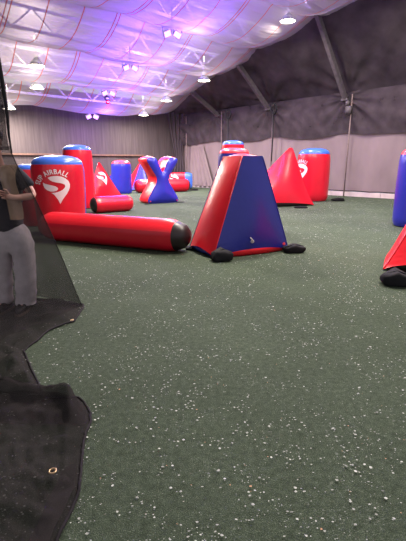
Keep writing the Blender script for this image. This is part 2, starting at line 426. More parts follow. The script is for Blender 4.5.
def x_bunker(label, loc, rz, W, H, D):
    t = thing('x_bunker', label, 'bunker', loc, rz)
    h = W/2
    out = [(-h, .02), (-h*.62, .0), (h*.62, .0), (h, .02), (h*.97, H*.09), (h*.36, H*.47), (h*.33, H*.55), (h*.98, H*.93), (h*.96, H*.98), (h*.46, H), (h*.36, H*.97), (h*.03, H*.665),
           (-h*.03, H*.665), (-h*.36, H*.97), (-h*.46, H), (-h*.96, H*.98), (-h*.98, H*.93), (-h*.33, H*.55), (-h*.36, H*.47), (-h*.97, H*.09)]
    # smooth the outline
    pts = []
    n = len(out)
    for i in range(n):
        a, b = Vector(out[i]), Vector(out[(i+1) % n])
        m = max(1, int((b-a).length/.09))
        for k in range(m): pts.append(a.lerp(b, k/m))
    for _ in range(2): pts = [pts[i-1]*.25+pts[i]*.5+pts[(i+1) % len(pts)]*.25 for i in range(len(pts))]
    def dist(p):
        best = 9
        for i in range(len(pts)):
            a, b = pts[i], pts[(i+1) % len(pts)]; ab = b-a
            k = clamp((p-a).dot(ab)/max(ab.length_squared, 1e-9)); best = min(best, (p-(a+ab*k)).length)
        return best
    for sgn, m in ((-1, 'blue2'), (1, 'red')):
        from mathutils.geometry import delaunay_2d_cdt
        np_ = len(pts); P2 = [p.copy() for p in pts]
        for iy in range(int(H/.05)):
            for ix in range(int(W/.05)+1):
                q = Vector((-h+ix*.05+(.025 if iy % 2 else 0), .03+iy*.05))
                if dist(q) > .03: P2.append(q)
        vo, eo, fo, *_r = delaunay_2d_cdt(P2, [(k, (k+1) % np_) for k in range(np_)], [list(range(np_))], 1, 1e-5)
        bm = bmesh.new(); vv = [bm.verts.new((p.x, sgn*(D/2+.24*math.sqrt(max(0, dist(p)))), p.y)) for p in vo]
        for q in fo:
            try: bm.faces.new([vv[k] for k in q])
            except ValueError: pass
        bmesh.ops.delete(bm, geom=[v for v in bm.verts if not v.link_faces], context='VERTS')
        inner = [v for v in bm.verts if not v.is_boundary]
        for _ in range(4): bmesh.ops.smooth_vert(bm, verts=inner, factor=.5, use_axis_y=True)
        link_bm('front_panel' if sgn < 0 else 'back_panel', bm, m, t)
    def f(u, v):
        i = int(round(u*len(pts))) % len(pts); p = pts[i]; q = pts[(i+1) % len(pts)]-pts[i-1]
        nn = Vector((q.y, -q.x)).normalized()
        b = .05*sin(PI*v)
        z = max(0, p.y+nn.y*b)
        return Vector((p.x+nn.x*b, -D/2+D*v, z))
    link_bm('edge_panel', grid(f, len(pts), 8, closed_u=True), 'red2', t)
    for sx in (-1, 1): patch(t, (sx*h*.82, -D/2-.045, .10), (0, -1, .1), r=.03)
    for sx in (-1, 1):
        bm = bmesh.new(); beam(bm, (sx*h*.8, -D/2-.04, .015), (sx*h*1.2, -D/2-.14, .015), .10, .025)
        link_bm('base_strap', bm, 'strap', t)
    return t
def sandbag(label, loc, rz, sx=.2, sy=.12, sz=.09):
    t = thing('sandbag', label, 'sandbag', loc, rz, 'black sandbags at bunker corners')
    s0 = random.random()*20
    def f(u, v):
        a = 2*PI*u; b = PI*(v-.5)
        c = abs(cos(b))**.42
        ex = lambda q, e: math.copysign(abs(q)**e, q)
        x = sx*c*ex(cos(a), .42); y = sy*c*ex(sin(a), .42); z = sz*(.5+.5*ex(sin(b), .6))
        k = 1+.16*nz(x*9+s0, y*9, z*9)
        return Vector((x*k, y*k, max(0, z*k*(1-.25*abs(x)/sx))))
    bm = grid(f, 28, 14, closed_u=True); bmesh.ops.remove_doubles(bm, verts=bm.verts, dist=1e-4)
    link_bm('pouch', bm, 'bag', t)
    bm = bmesh.new(); pts = []
    for k in range(9):
        x = sx*(-1+.25*k)*.9; pts.append((x, -sy*.2, sz*.93*(1-.3*abs(x)/sx)+.012))
    for a, b in zip(pts, pts[1:]): beam(bm, a, b, .03, .012)
    link_bm('strap', bm, 'strap', t)
    return t
def z_of(py, px, Y): return atY(px, py, Y).z

# near pyramid
P0 = gnd(213, 259); a = R(27)
base = [(0, 0), (1.56, 0), (1.56, .92), (0, .92)]
top = [(.62, .15), (1.02, .15), (1.02, .80), (.62, .80)]
bc = Vector((.78, .46, 0)); rot = Matrix.Rotation(a, 3, 'Z')
loc = Vector((P0.x, P0.y, 0))+rot @ bc
base = [(x-bc.x, y-bc.y) for x, y in base]; top = [(x-bc.x, y-bc.y) for x, y in top]
pyr, pn = panel_pyramid('pyramid_bunker', 'large red and blue truncated pyramid bunker, nearest on the turf', loc, a, base, top, z_of(156, 245, 7.1), ['blue', 'red2', 'blue', 'red2'], .085, bow=-.012, cap_mat='coral', bottom_mat='alt', lift=.10, valve=(0, .45, .145))  # coral top panel paints in the pink tint of reflected violet light
patch(pyr, (-.66, -.46, .13), (0, -1, .3)); patch(pyr, (.66, -.465, .13), (0, -1, .3))
g = gnd(222, 261); sandbag('black sandbag at the near front corner of the large pyramid', (g.x, g.y+.02, 0), R(14), .17, .13, .20)
g = gnd(296, 252); sandbag('black sandbag at the outer blue corner of the large pyramid', (g.x-.05, g.y-.03, 0), R(12), .19, .12, .15)
g = gnd(196, 250); sandbag('black sandbag between the near red tube and the large pyramid', (g.x-.11, g.y+.05, 0), R(80), .11, .07, .07)

# red can with the emblem, and the cans behind it
X = atY(60.5, 200, 9.15)
can('red can bunker with white lettering and emblem, behind the long tube', (X.x, 9.15, 0), R(-6), .555, z_of(155, 57, 9.0), 'red', 'blue2', 'sky', a_front=(R(-115), R(96)), logo=(R(19), .99, .275), taper=.10)
X = atY(31, 180, 10.3)
can('red can bunker with blue cap, mostly hidden behind the lettered can', (X.x, 10.3, 0), R(20), .36, z_of(164, 31, 10.3), 'red', 'blue2', 'sky')
X = atY(78.5, 170, 14.6)
can('tall slim red can bunker with blue cap, behind the lettered can', (X.x, 14.6, 0), R(10), .51, z_of(144.5, 78, 14.4), 'red', 'blue2', 'sky')
X = atY(121.5, 175, 22.2)
can('blue can bunker with pink cap near the back wall', (X.x, 22.2, 0), R(0), .535, z_of(160, 120, 22), 'blue2', 'red', 'coral')
X = atY(233, 150, 13.0)
can('red can bunker with blue cap, rearmost of two behind the large pyramid', (X.x, 13.0, 0), R(0), .36, z_of(140.5, 233, 13), 'red', 'blue2', 'sky')
X = atY(234, 160, 9.9)
can('blue can bunker with coral cap, peeping out right behind the large pyramid', (X.x, 9.9, 0), R(0), .385, z_of(147.5, 235, 9.8), 'blue2', 'red', 'coral')
X = atY(312.5, 180, 17.7)
can('red can bunker with blue cap and side emblem, beside the right wall', (X.x, 17.7, 0), R(10), .69, z_of(148, 311, 17.5), 'red', 'blue2', 'sky', logo=(R(-74), 1.2, .34), base='blue')
g = gnd(325, 200); sandbag('black sandbag at the foot of the can beside the right wall', (g.x+.42, g.y-.50, 0), R(10), .26, .16, .14)
X = atY(417.5, 190, 10.1)
can('blue can bunker with coral cap, cut off by the frame edge', (X.x, 10.1, 0), R(-10), .50, z_of(146.5, 412, 10), 'blue2', 'red', 'coral')
bmp = None

# lying tubes
a0, a1 = gnd(44, 241), gnd(172, 254)
rr = .295
d = (a1-a0); d.z = 0; nn = Vector((-d.y, d.x, 0)).normalized()
q0, q1 = a0+nn*.22, a1+nn*.22
tube_bunker('long red tube bunker with black end lying in front of the lettered can', q0, q1, rr, 'red2', 'red', 'red', 'black_vinyl', end=.85)
q0, q1 = gnd(93, 214)+Vector((0, .22, 0)), gnd(128, 211.5)+Vector((0, .25, 0))
tube_bunker('short red tube bunker lying between the long tube and small tetrahedron', q0, q1, .27, 'red', 'red', 'black_vinyl', 'red', end=.45)
q0, q1 = Vector((-3.62, 22.6, 0)), Vector((-.95, 23.9, 0))
tube_bunker('red tube bunker lying behind the X shaped bunker', q0, q1, .37, 'red2', 'red', 'red', 'black_vinyl', end=.5)
g = gnd(193, 190.5); sandbag('black sandbag at the end of the tube behind the X bunker', (g.x, g.y, 0), R(20), .35, .16, .10)
# the brick that lies farther back, red with a blue end
c0, c1 = atY(170, 181, 26.4), atY(192, 181, 26.4)
def brick():
    t = thing('brick_bunker', 'low red brick bunker with blue end and white emblem near the back corner', 'bunker', ((c0.x+c1.x)/2, 26.4, 0), R(3))
    Lx, Ly, Lz = c1.x-c0.x, .8, z_of(172.5, 181, 26.2)
    def shape(x0, x1):
        def f(u, v):
            a_ = 2*PI*u
            e = lambda q: math.copysign(abs(q)**.5, q)
            x = x0+(x1-x0)*v
            k = 1-.16*(abs(x)/(Lx/2))**6
            return Vector((x, Ly/2*e(cos(a_))*k, Lz/2+Lz/2*e(sin(a_))*k))
        return grid(f, 40, 10, closed_u=True)
    s = Lx*.18
    b1 = link_bm('red_panel', shape(-Lx/2, s), 'red', t); b2 = link_bm('blue_panel', shape(s, Lx/2), 'sky', t)
    for x, m in ((-Lx/2, 'red'), (Lx/2, 'sky')):
        bm = bmesh.new()
        vs = []
        for k in range(40):
            a_ = 2*PI*k/40; e = lambda q: math.copysign(abs(q)**.5, q)
            vs.append(bm.verts.new((x, Ly/2*e(cos(a_))*.84, Lz/2+Lz/2*e(sin(a_))*.84)))
        c = bm.verts.new((x*1.06, 0, Lz/2))
        for k in range(40): bm.faces.new((vs[k], vs[(k+1) % 40], c))
        link_bm('end_cap', bm, m, t)
    emblem(t, [b1], (-Lx*.32, 0, Lz*.55), (1, 0, 0), (0, 0, 1), (0, -1, 0), .30, text=False)
brick()

# tetrahedra
def tetra(label, loc, rz, base, apex, H, mats, bulge=.15, bow=.05, **kw):
    ap = [(apex[0]+.03*cos(k*2*PI/3+.5), apex[1]+.03*sin(k*2*PI/3+.5)) for k in range(3)]
    # order the little apex triangle like the base corners
    cb = Vector((sum(p[0] for p in base)/3, sum(p[1] for p in base)/3))
    ap = [((p[0]-cb.x)*.035+apex[0], (p[1]-cb.y)*.035+apex[1]) for p in base]
    return panel_pyramid('tetrahedron_bunker', label, loc, rz, base, ap, H, mats, bulge, bow=bow, group='tetrahedron bunkers', **kw)
def w2(px, py): g = gnd(px, py); return Vector((g.x, g.y))
def tetra_at(label, corners, apex_px, apexY, mats, **kw):
    c = sum(corners, Vector((0, 0)))/3
    A = atY(*apex_px, apexY)
    return tetra(label, (c.x, c.y, 0), 0, [tuple(k-c) for k in corners], (A.x-c.x, A.y-c.y), A.z, mats, **kw)
# big red one right of the pyramid
tetra_at('big glossy red tetrahedron bunker right behind the large pyramid', [w2(228, 207.5), w2(314, 205.5), Vector((3.3, 17.2))], (291, 148), 15.6, ['red', 'red', 'red'], bulge=.15, bow=.07, lift=.10)
g = gnd(310, 209); sandbag('black sandbag under the big red tetrahedron', (g.x-.25, g.y+.30, 0), R(5), .22, .10, .07)
# small red one with the emblem
tetra_at('small red tetrahedron bunker with white emblem, beside the tall slim can', [w2(85, 203), w2(124, 198.5), Vector((-4.2, 18.6))], (99, 162.5), 17.6, ['red', 'red', 'red'], bulge=.16, bow=.06, logo=(0, (.41, .58), .27, 1))
# red and blue one near the back wall
tetra_at('red and blue tetrahedron bunker near the back wall, behind the X', [w2(131, 191), w2(150, 191), Vector((-5.1, 26.0))], (141, 161), 25.0, ['blue2', 'red', 'red2'], bulge=.12, bow=.0)
# a low red and blue one half hidden
tetra_at('low blue and red tetrahedron bunker glimpsed behind the small red tetrahedron', [w2(104, 190.5), w2(119, 190.5), Vector((-5.6, 25.5))], (111, 174.5), 24.8, ['blue2', 'red', 'red'], bulge=.12, bow=.0)
# X
g = gnd(157, 203.5)
x_bunker('red and blue X shaped bunker standing in the middle of the field', (g.x+.03, g.y+.50, 0), R(33), 1.46, z_of(157, 157, 16.6), .80)

# red wedge at the frame edge
w0 = gnd(385, 272)
pr, _ = panel_pyramid('pyramid_bunker', 'red and blue pyramid bunker cut off by the frame edge, below the blue can', (w0.x+.78, w0.y+.28, 0), R(-8), [(-.74, -.30), (.60, -.75), (1.1, .60), (.0, .95)], [(.0, .0), (.24, -.06), (.3, .2), (.06, .25)], 1.45, ['red2', 'blue', 'blue', 'red2'], .12, bow=.05, bottom_mat='black_vinyl', lift=.13)
g = gnd(394, 286); sandbag('black sandbag under the red wedge at the frame edge', (g.x+.03, g.y+.05, 0), R(-12), .17, .14, .20)

# ---------------------------------------------------------------- setting
tq = gnd(406, 199)-gnd(200, 187); T = Vector((tq.x, tq.y, 0)).normalized(); N = Vector((T.y, -T.x, 0))
if N.x > 0: N = -N
C0 = gnd(180, 186); C0.z = 0
def hp(s, w, z): return C0+T*s+N*w+Vector((0, 0, z))
S1, W1 = 27.5, 24.
def zceil(s): return 4.80+.203*max(0, min(s, 20))
def edge_w(s): return 1.3+1.35*sstep(s/6)
# floor
def ff(u, v):
    p = hp(-.5+30.*v, -.5+26*u, 0); return p
fl = grid(ff, 60, 60); struct(link_bm('floor', fl, 'turf', smooth=False), 'dark green artificial turf floor flecked with pale chips')
# right wall, lower pale sheet
def fw(u, v):
    s = S1*u; z = .24+3.2*v
    k = .05*nz(s*.9, z*.5, 3)+.03*nz(s*4., z*.3, 9)
    if s < 3.2: k += .10*sin(s*9+.5*sin(z))*(1-s/3.2)
    return hp(s, .06+k+.04*v, z)
struct(link_bm('wall_right', grid(fw, 200, 14), 'wall_low'), 'pale mauve sheet wall along the field')
ANCH = (-.3, 3.9, 8.3, 12.9, 17.4, 21.9, 26.4)
def fan(s, z, z0=4.6):
    k = 0
    for a_ in ANCH:
        dx, dz = s-a_, z0-z
        r_ = math.hypot(dx, dz)
        if r_ > 3.2: continue
        ph = math.atan2(dx, dz)
        k += .075*sin(ph*13+a_*3+.8*nz(s, z, a_))*sstep(r_*2)*(1-sstep(r_/3.2))
    return k
def fu(u, v):
    s = S1*u; z = 2.9+2.2*v
    return hp(s, -.06+.05*v, z)
struct(link_bm('wall_right', grid(fu, 60, 4), 'roof_dark'), 'dark liner of the upper right wall')
# upper dark mesh hung from the eave over the pale sheet
def fd(u, v):
    s = S1*u
    ez = 4.85
    low = 3.0-.15*math.sin(PI*((s-3.9)/4.55 % 1.))+.12*nz(s*.5, 2)
    z = ez+(low-ez)*v
    ph = ((s-3.9)/4.55) % 1.
    k = .10*nz(s*.8, z*.8, 5)+.06*nz(s*2.2+z*2.0, z*1.4-s, 1)+.22*sin(PI*ph)*sin(PI*v)+fan(s, z)
    return hp(s, .24+k, z)
tag(link_bm('dark_netting', grid(fd, 420, 40), 'drape'), 'dark mesh net hung along the upper half of the right wall', 'netting', None, 'structure')
# slanted dark roof side between eave and white tarp
def fr(u, v):
    s = -.1+(S1+.1)*u
    w = .05+(edge_w(s)+.9)*v; z = 4.85+(zceil(s)+.45-4.85)*v**.9
    k = .8*fan(s, 4.6-3.*v)+.12*nz(s*.7, v*3, 8)+.05*nz(s*3-v*5, v*6, 2)-.12*sin(PI*v)*(1-abs(cos(PI*(s-3.9)/4.55)))
    return hp(s, w, z+k)
struct(link_bm('ceiling', grid(fr, 400, 30), 'roof_dark'), 'dark sloping roof lining above the right wall')
# back wall
def fb(u, v):
    w = W1*u; z = 5.6*v
    k = .04*nz(w*.8, z*.4, 4)+.025*nz(w*5, z*.25, 6)
    return hp(.03+k, w, z)
struct(link_bm('wall_back', grid(fb, 200, 16), 'wall_back'), 'brown grey mesh back wall')
bm = bmesh.new(); a_, b_, c_, d_ = hp(0, W1, 0), hp(15, W1, 0), hp(15, W1, 9.5), hp(0, W1, 6)
bm.faces.new([bm.verts.new(p) for p in (a_, b_, c_, d_)]); struct(link_bm('wall_left', bm, 'wall_back', smooth=False), 'mesh side wall')
# bunched cloth in the back corner
def fc(u, v):
    z = 5.2*v
    gather = .35+.65*abs(v-.42)/.58 if v < .42 else .35+.65*(v-.42)/.58
    w = .15+1.15*u*gather+.25*(1-gather); s = .15+.9*(1-u)*gather+.3*(1-gather)
    k = .10*sin(u*26+z*.8)*gather
    return hp(s+k, w+k*.7, z)
tag(link_bm('corner_drape', grid(fc, 60, 30), 'corner'), 'dark bunched cloth hanging in the back corner of the hall', 'drape')
def fc2(u, v):
    z = .12+2.6*v
    s = 1.5+2.4*u*(1-.55*v)+.2*v
    return hp(s, .30+.07*sin(u*34+v*2)+.04*nz(u*9, v*3), z)
tag(link_bm('pleated_drape', grid(fc2, 110, 12), 'wall_low'), 'pale pleated cloth gathered beside the back corner', 'drape')
# kick strip with dark gap line
bm = bmesh.new()
for i in range(11):
    s0, s1 = 2.5*i, 2.5*i+2.48
    beam(bm, hp(s0, .16, .11), hp(s1, .16, .11), .10, .22)
struct(link_bm('baseboard_right', bm, 'kick', smooth=False), 'pale kick strip at the foot of the right wall')
bm = bmesh.new(); add_tube(bm, [hp(3+24.5*k/60, .17, .255+.03*nz(k*.7, 1)) for k in range(61)], .025, 8)
struct(link_bm('trim_1', bm, 'hem'), 'dark hem line above the kick strip')
# brown rail on the back wall
bm = bmesh.new(); beam(bm, hp(.12, 3.2, 2.12), hp(.12, 23, 2.0), .08, .10); beam(bm, hp(.12, 3.24, 2.16), hp(.12, 3.24, 1.6), .08, .09)
struct(link_bm('trim_2', bm, 'rail', smooth=False), 'brown rail across the back wall')
# wall posts and knee braces
k = 3
for i, s in enumerate((.9, 4.3, 8.3, 12.9, 17.4, 21.9)):
    bm = bmesh.new(); add_tube(bm, [hp(s+.35, .40, .0), hp(s+.35, .40, 4.7)], .032, 8)
    struct(link_bm('trim_%d' % k, bm, 'post'), 'thin wall post'); k += 1
    if i == 0: continue
    bm = bmesh.new(); beam(bm, hp(s, .42, 4.55), hp(s, edge_w(s)+.75, zceil(s)+.25), .16, .22)
    beam(bm, hp(s-.16, .40, 4.50), hp(s+.16, .40, 4.50), .22, .10)
    struct(link_bm('knee_brace', bm, 'brace', smooth=False), 'slanting steel brace under the roof edge')
# dark hanging lines on the wall
for (x, y0, y1, s, lab) in ((272, 76, 152, 8.9, 'dark tie line hanging on the right wall, nearer of two'), (238.5, 92, 148, 5.5, 'dark tie line hanging on the right wall, farther of two')):
    t = thing('tie_line', lab, 'rope', hp(s, .70, 1.7), 0)
    bm = bmesh.new(); add_tube(bm, [(0, 0, 0), (.02, 0, 1.2), (-.01, 0, 2.6), (.0, 0, 2.9)], .035, 8); link_bm('line', bm, 'dark_metal', t)
    bm = bmesh.new()
    pts = [(.16*sin(a_*PI/8), 0, 2.75+.25*cos(a_*PI/8)) for a_ in range(17)]; add_tube(bm, pts, .05, 8); link_bm('loop', bm, 'dark_metal', t)
t = thing('junction_box', 'small dark box hanging below the nearest roof brace', 'box', hp(13.2, .55, 4.0), math.atan2(T.y, T.x))
bm = bmesh.new(); add_box(bm, (0, 0, 0), (.26, .2, .34)); bmesh.ops.bevel(bm, geom=bm.edges, offset=.02, segments=2, affect='EDGES'); link_bm('housing', bm, 'brace', t)
bm = bmesh.new(); add_box(bm, (-.08, 0, .30), (.16, .16, .22)); bmesh.ops.bevel(bm, geom=bm.edges, offset=.02, segments=2, affect='EDGES'); link_bm('upper_housing', bm, 'brace', t)
bm = bmesh.new(); add_tube(bm, [(0, .2, -.1), (-.05, .1, .35), (-.05, .1, .7)], .02, 6); link_bm('hanger', bm, 'dark_metal', t)

# white tarp ceiling -------------------------------------------------------------
SP, S0 = 3.1, .3
def tarp_z(s, w):
    ph = ((s-S0)/SP) % 1.
    b = sin(PI*ph)**.8
    cell = math.floor((s-S0)/SP)
    amp = .58+.2*nz(cell*3.1, w*.22)
    amp *= .25+.75*sstep((w-edge_w(s))/2.2)
    lat = .10*abs(sin(PI*w/3.54))
    z = zceil(s)-amp*b-lat+.05*nz(s*1.1, w*.7, 3)+.02*nz(s*4, w*1.3, 1)
    z -= .12*sstep((w-3)/5)*sstep((5-s)/5)*1.0*(1-.5*sstep((w-9)/4))
    ed = w-edge_w(s)
    if ed < 1.5: z += .14*(1-ed/1.5)
    return z
def ft(u, v):
    s = .28+(26.5-.28)*v
    sc_ = .12*(abs(sin(PI*(s-S0)/SP)))
    w = edge_w(s)+sc_+(20.-edge_w(s)-sc_)*u
    return hp(s, w, tarp_z(s, w))
bm = grid(ft, 120, 240)
uvl = bm.loops.layers.uv.new('UVMap')
for f in bm.faces:
    for l in f.loops:
        q = l.vert.co-C0; l[uvl].uv = (q.dot(N), q.dot(T))
tp = tag(link_bm('ceiling_tarp', bm, 'tarp', normals=False), 'white translucent tarp with red seam lines billowing under the roof', 'tarp', None, 'structure')
# cables that carry the tarp, trusses over it, roof skin
for i in range(8):
    s = S0+SP*i
    bm = bmesh.new(); add_tube(bm, [hp(s, w, tarp_z(s, w)+.03) for w in [edge_w(s)+x*.8 for x in range(22)]], .014, 6)
    struct(link_bm('support_cable', bm, 'white_steel'), 'thin white cable carrying the tarp')
    bm = bmesh.new(); z = zceil(s)
    beam(bm, hp(s, 2., z+.30), hp(s, 18., z+.30), .10, .12); beam(bm, hp(s, 2., z+1.05), hp(s, 18., z+1.05), .10, .12)
    for j in range(10):
        w = 2.+1.6*j
        beam(bm, hp(s, w, z+.3), hp(s, w+.8, z+1.05), .06, .06); beam(bm, hp(s, w+.8, z+1.05), hp(s, w+1.6, z+.3), .06, .06)
    struct(link_bm('roof_truss', bm, 'white_steel', smooth=False), 'white steel roof truss above the tarp')
bm = grid(lambda u, v: hp(-.2+28*v, 1.2+23.5*u, zceil(-.2+28*v)+1.35), 20, 20)
struct(link_bm('roof', bm, 'roof', smooth=False), 'pale roof cover above the trusses')

# lamps -------------------------------------------------------------------------
def light(name, kind, loc, power, color, parent=None, **kw):
    l = bpy.data.lights.new(name, kind); l.energy = power; l.color = color
    for k_, v_ in kw.items(): setattr(l, k_, v_)
    o = bpy.data.objects.new(name, l); col.objects.link(o); o.location = loc
    if parent: o.parent = parent
    return o
WARM = (1., .90, .78); VIO = (.22, .09, 1.)
seen = [(12.61, 4.79), (7.7, 4.71), (4.67, 4.71), (2.23, 4.56), (5.97, 12.19), (4.09, 11.53)]
labs = ['round white high bay lamp nearest the right roof edge', 'round white high bay lamp second along the right row', 'round white high bay lamp third along the right row',
        'round white high bay lamp at the far end of the right row', 'white high bay lamp in the left row, nearer one', 'white high bay lamp in the left row, farther one']
extra = [(17., 4.7), (22., 4.7), (13.5, 12.), (17.5, 12.), (21., 12.), (1.6, 12.)]  # presumed further lamps; the near ones are unseen, added to light the floor
for i, (s, w) in enumerate(seen+extra):
    z = tarp_z(s, w)-.24
    if i < len(labs): lab = labs[i]
    elif s < 3: lab = 'white high bay lamp in the left row, farthest, close to the back wall'
    else: lab = 'round white high bay lamp added out of view over the near part of the hall'
    t = thing('high_bay_lamp', lab, 'ceiling lamp', hp(s, w, z), 0, 'white high bay lamps')
    bm = lathe([(.0005, .40), (.10, .40), (.12, .22), (.22, .14), (.30, .03), (.30, .0)], 0, 2*PI, 28); link_bm('reflector', bm, 'lamp_body', t)
    bm = lathe([(.0005, -.01), (.15, -.005), (.29, .02)], 0, 2*PI, 28); link_bm('lens', bm, 'lamp_on', t)
    bm = bmesh.new(); add_tube(bm, [(0, 0, .38), (0, 0, 1.1)], .015, 6); link_bm('hanger', bm, 'white_steel', t)
    light('lamp_light', 'AREA', (0, 0, -.05), 450 if w < 8 else 680, WARM, t, shape='DISK', size=.6)
    light('added_spill', 'POINT', (0, 0, 1.15), 95 if w < 8 else 80, WARM, t, shadow_soft_size=.3)  # added point light above the tarp, gives it a cream glow
led = [(10.39, 8.8, 'violet twin flood light nearest, high in the ceiling'), (6.73, 8.29, 'violet twin flood light second along the centre row'), (3.81, 7.76, 'violet twin flood light third along the centre row'), (1.4, 7.48, 'violet twin flood light farthest, near the back wall'),
       (14.5, 8.7, 'violet twin flood light over the near part of the hall'), (18.5, 8.7, 'violet twin flood light over the near part of the hall')]
for s, w, lab in led:
    z = tarp_z(s, w)-.16
    t = thing('flood_light', lab, 'flood light', hp(s, w, z), R(20), 'violet twin flood lights')
    for sx in (-.20, .20):
        q = Matrix.Rotation(sx*2.2, 3, 'Y') @ Matrix.Rotation(R(-58), 3, 'X')
        bm = bmesh.new(); add_box(bm, (sx, 0, 0), (.30, .24, .10), q); bmesh.ops.bevel(bm, geom=bm.edges, offset=.015, segments=2, affect='EDGES')
        h = link_bm('lamp_head', bm, 'lamp_body', t)
        bm = bmesh.new(); add_box(bm, Vector((sx, 0, 0))+q @ Vector((0, 0, -.055)), (.25, .19, .012), q); link_bm('lens', bm, 'led_on', h, smooth=False)
        bm = bmesh.new()
        for e in (-.16, .16): beam(bm, (sx+e, 0, .0), (sx+e, .02, .22), .015, .03)
        beam(bm, (sx-.16, .02, .22), (sx+.16, .02, .22), .03, .015); link_bm('bracket', bm, 'dark_metal', t, smooth=False)
    bm = bmesh.new(); beam(bm, (-.42, .02, .235), (.42, .02, .235), .03, .02); beam(bm, (0, .02, .235), (0, .02, .9), .025, .025); link_bm('mount_bar', bm, 'dark_metal', t, smooth=False)
    light('added_glow', 'POINT', (.65, -.2, .62), 430, VIO, t, shadow_soft_size=.25)  # added violet point light beside the fixture, makes the tarp glow
    light('flood_beam', 'AREA', (0, 0, -.2), 120, (.45, .18, 1.), t, shape='DISK', size=.4)
# a small red and dark sensor that hangs below the third flood light
t = thing('hanging_sensor', 'small dark and red device hanging below the third flood light', 'device', hp(3.5, 7.7, tarp_z(3.5, 7.7)-.62), 0)
bm = bmesh.new(); add_tube(bm, [(0, 0, .62), (0, 0, .2)], .015, 6); link_bm('hanger', bm, 'dark_metal', t)
bm = bmesh.new(); bmesh.ops.create_uvsphere(bm, u_segments=16, v_segments=10, radius=.13, matrix=Matrix.Translation((0, 0, .12))); link_bm('housing', bm, 'dark_metal', t)
bm = bmesh.new(); add_box(bm, (.03, 0, -.08), (.20, .12, .12)); bmesh.ops.bevel(bm, geom=bm.edges, offset=.02, segments=2, affect='EDGES'); link_bm('red_bracket', bm, 'red', t)

# ---------------------------------------------------------------- net curtain
EP = [(82, 306, 4.14), (72, 282, 4.12), (61, 255, 4.08), (50, 230, 4.02), (40, 208, 3.96), (30, 188, 3.90), (20, 171, 3.84), (12, 154, 3.80), (9, 135, 3.78), (7, 112, 3.76), (3, 85, 3.74), (-2, 55, 3.72), (-6, 20, 3.70)]
EW = [atY(*p) for p in EP]; EW[0].z = .01
LW0, LW1 = Vector((-2.25, 2.35, .012)), Vector((-2.35, 2.6, EW[-1].z))
def along(P, v):
    k = v*(len(P)-1); i = int(min(k, len(P)-2)); return P[i].lerp(P[i+1], k-i)
def fcur(u, v):
    e = along(EW, v); l = LW0.lerp(LW1, v); l.z = e.z
    p = e.lerp(l, u**.9)
    nrm = Vector((l.y-e.y, e.x-l.x, 0)).normalized()
    fold = (.05*sin(u*21+v*2.5)+.03*sin(u*47+v*5+1))*(.35+.65*v)+.05*nz(u*3, v*4, 2)
    fold *= sstep(u*8)*.9+.1
    p = p+nrm*fold
    if p.z < .012: p.z = .012
    return p
cur = thing('net_curtain', 'black net curtain with dark hem gathered high up, hanging in front of the person', 'net')
link_bm('net_panel', grid(fcur, 90, 80), 'net', cur)
bm = bmesh.new(); add_tube(bm, [fcur(0, k/60) for k in range(61)], [.004+.014*sstep((k-30)/20) for k in range(61)], 8); link_bm('hem', bm, 'hem', cur)['label'] = 'dark rolled hem edge'
def fback(u, v):  # added sheet, put in so the background around the person darkens
    e = along(EW, v*.62); l = Vector((-3.4, 4.75, e.z)); p = e.lerp(l, u)
    p.y += .25*sin(PI*min(1, u*2.5))*.6+.04*sin(u*24+v*3)*sstep(u*6); p.z = max(.010, p.z); return p
tag(link_bm('net_curtain', grid(fback, 60, 50), 'net_back'), 'added black net sheet behind the person, darkening the view past them', 'net')
# gathered folds at the top, several layers thick
def fg(u, v):
    e = along(EW, .60+.40*v); return e+Vector((-.02-.30*u, .03*sin(u*30)-.12*u, 0))
link_bm('gathered_fold', grid(fg, 40, 40), 'net_dense', cur)

# net lying on the turf: outline of its right edge, row by row
OUT = [(304, 84), (309, 83), (315, 79), (322, 74), (326, 62), (332, 48), (341, 38), (351, 24), (362, 28), (375, 34), (388, 40), (399, 46), (398, 60), (394, 73), (404, 84), (414, 90), (424, 91), (436, 86), (450, 83), (475, 81), (495, 79), (515, 71), (541, 58), (575, 46)]
def out_x(py):
    for (y0, x0), (y1, x1) in zip(OUT, OUT[1:]):
        if y0 <= py <= y1: return x0+(x1-x0)*(py-y0)/max(1e-6, y1-y0)
    return OUT[-1][1]
def floor_net(name, label, y0, y1, folds, mat, nu=70, nv=90, lift=.02):
    def f(u, v):
        py = y0+(y1-y0)*v
        xr = out_x(py)+1.2*nz(py*.35, 7)
        g0, g1 = gnd(xr, py), gnd(-70, py)
        p = g0.lerp(g1, u)
        edge = sstep(u*9)
        h = lift*(.4+.6*edge)+.022*edge*(1+nz(p.x*9, p.y*9, 4))+.016*edge*(1+nz(p.x*22+p.y*9, p.y*17, 4))+.02*edge*max(0, nz(p.x*4+p.y*3, p.y*5, 8))
        for (cx, cy, dx, dy, ln, wd, hh) in folds:   # ridges: centre, direction, length, width, height
            q = Vector((p.x-cx, p.y-cy)); dd = Vector((dx, dy)).normalized()
            aa = q.dot(dd); bb = q.dot(Vector((-dd.y, dd.x)))+.02*sin(aa*14)
            h += hh*math.exp(-(bb/wd)**2)*math.exp(-(aa/ln)**4)*(.25+.75*edge)
        p.z = h; return p
    t = thing(name, label, 'net')
    link_bm('net_sheet', grid(f, nu, nv), mat, t)
    bm = bmesh.new(); add_tube(bm, [f(0, k/120)+Vector((0, 0, .004)) for k in range(121)], .008, 6); link_bm('hem', bm, 'hem', t)
    return t, f
def gp(px, py): g = gnd(px, py); return g.x, g.y
def ridge(pa, pb, wd, hh):
    a_, b_ = gnd(*pa), gnd(*pb); c = (a_+b_)/2; d_ = b_-a_
    return (c.x, c.y, d_.x, d_.y, d_.length/2, wd, hh)
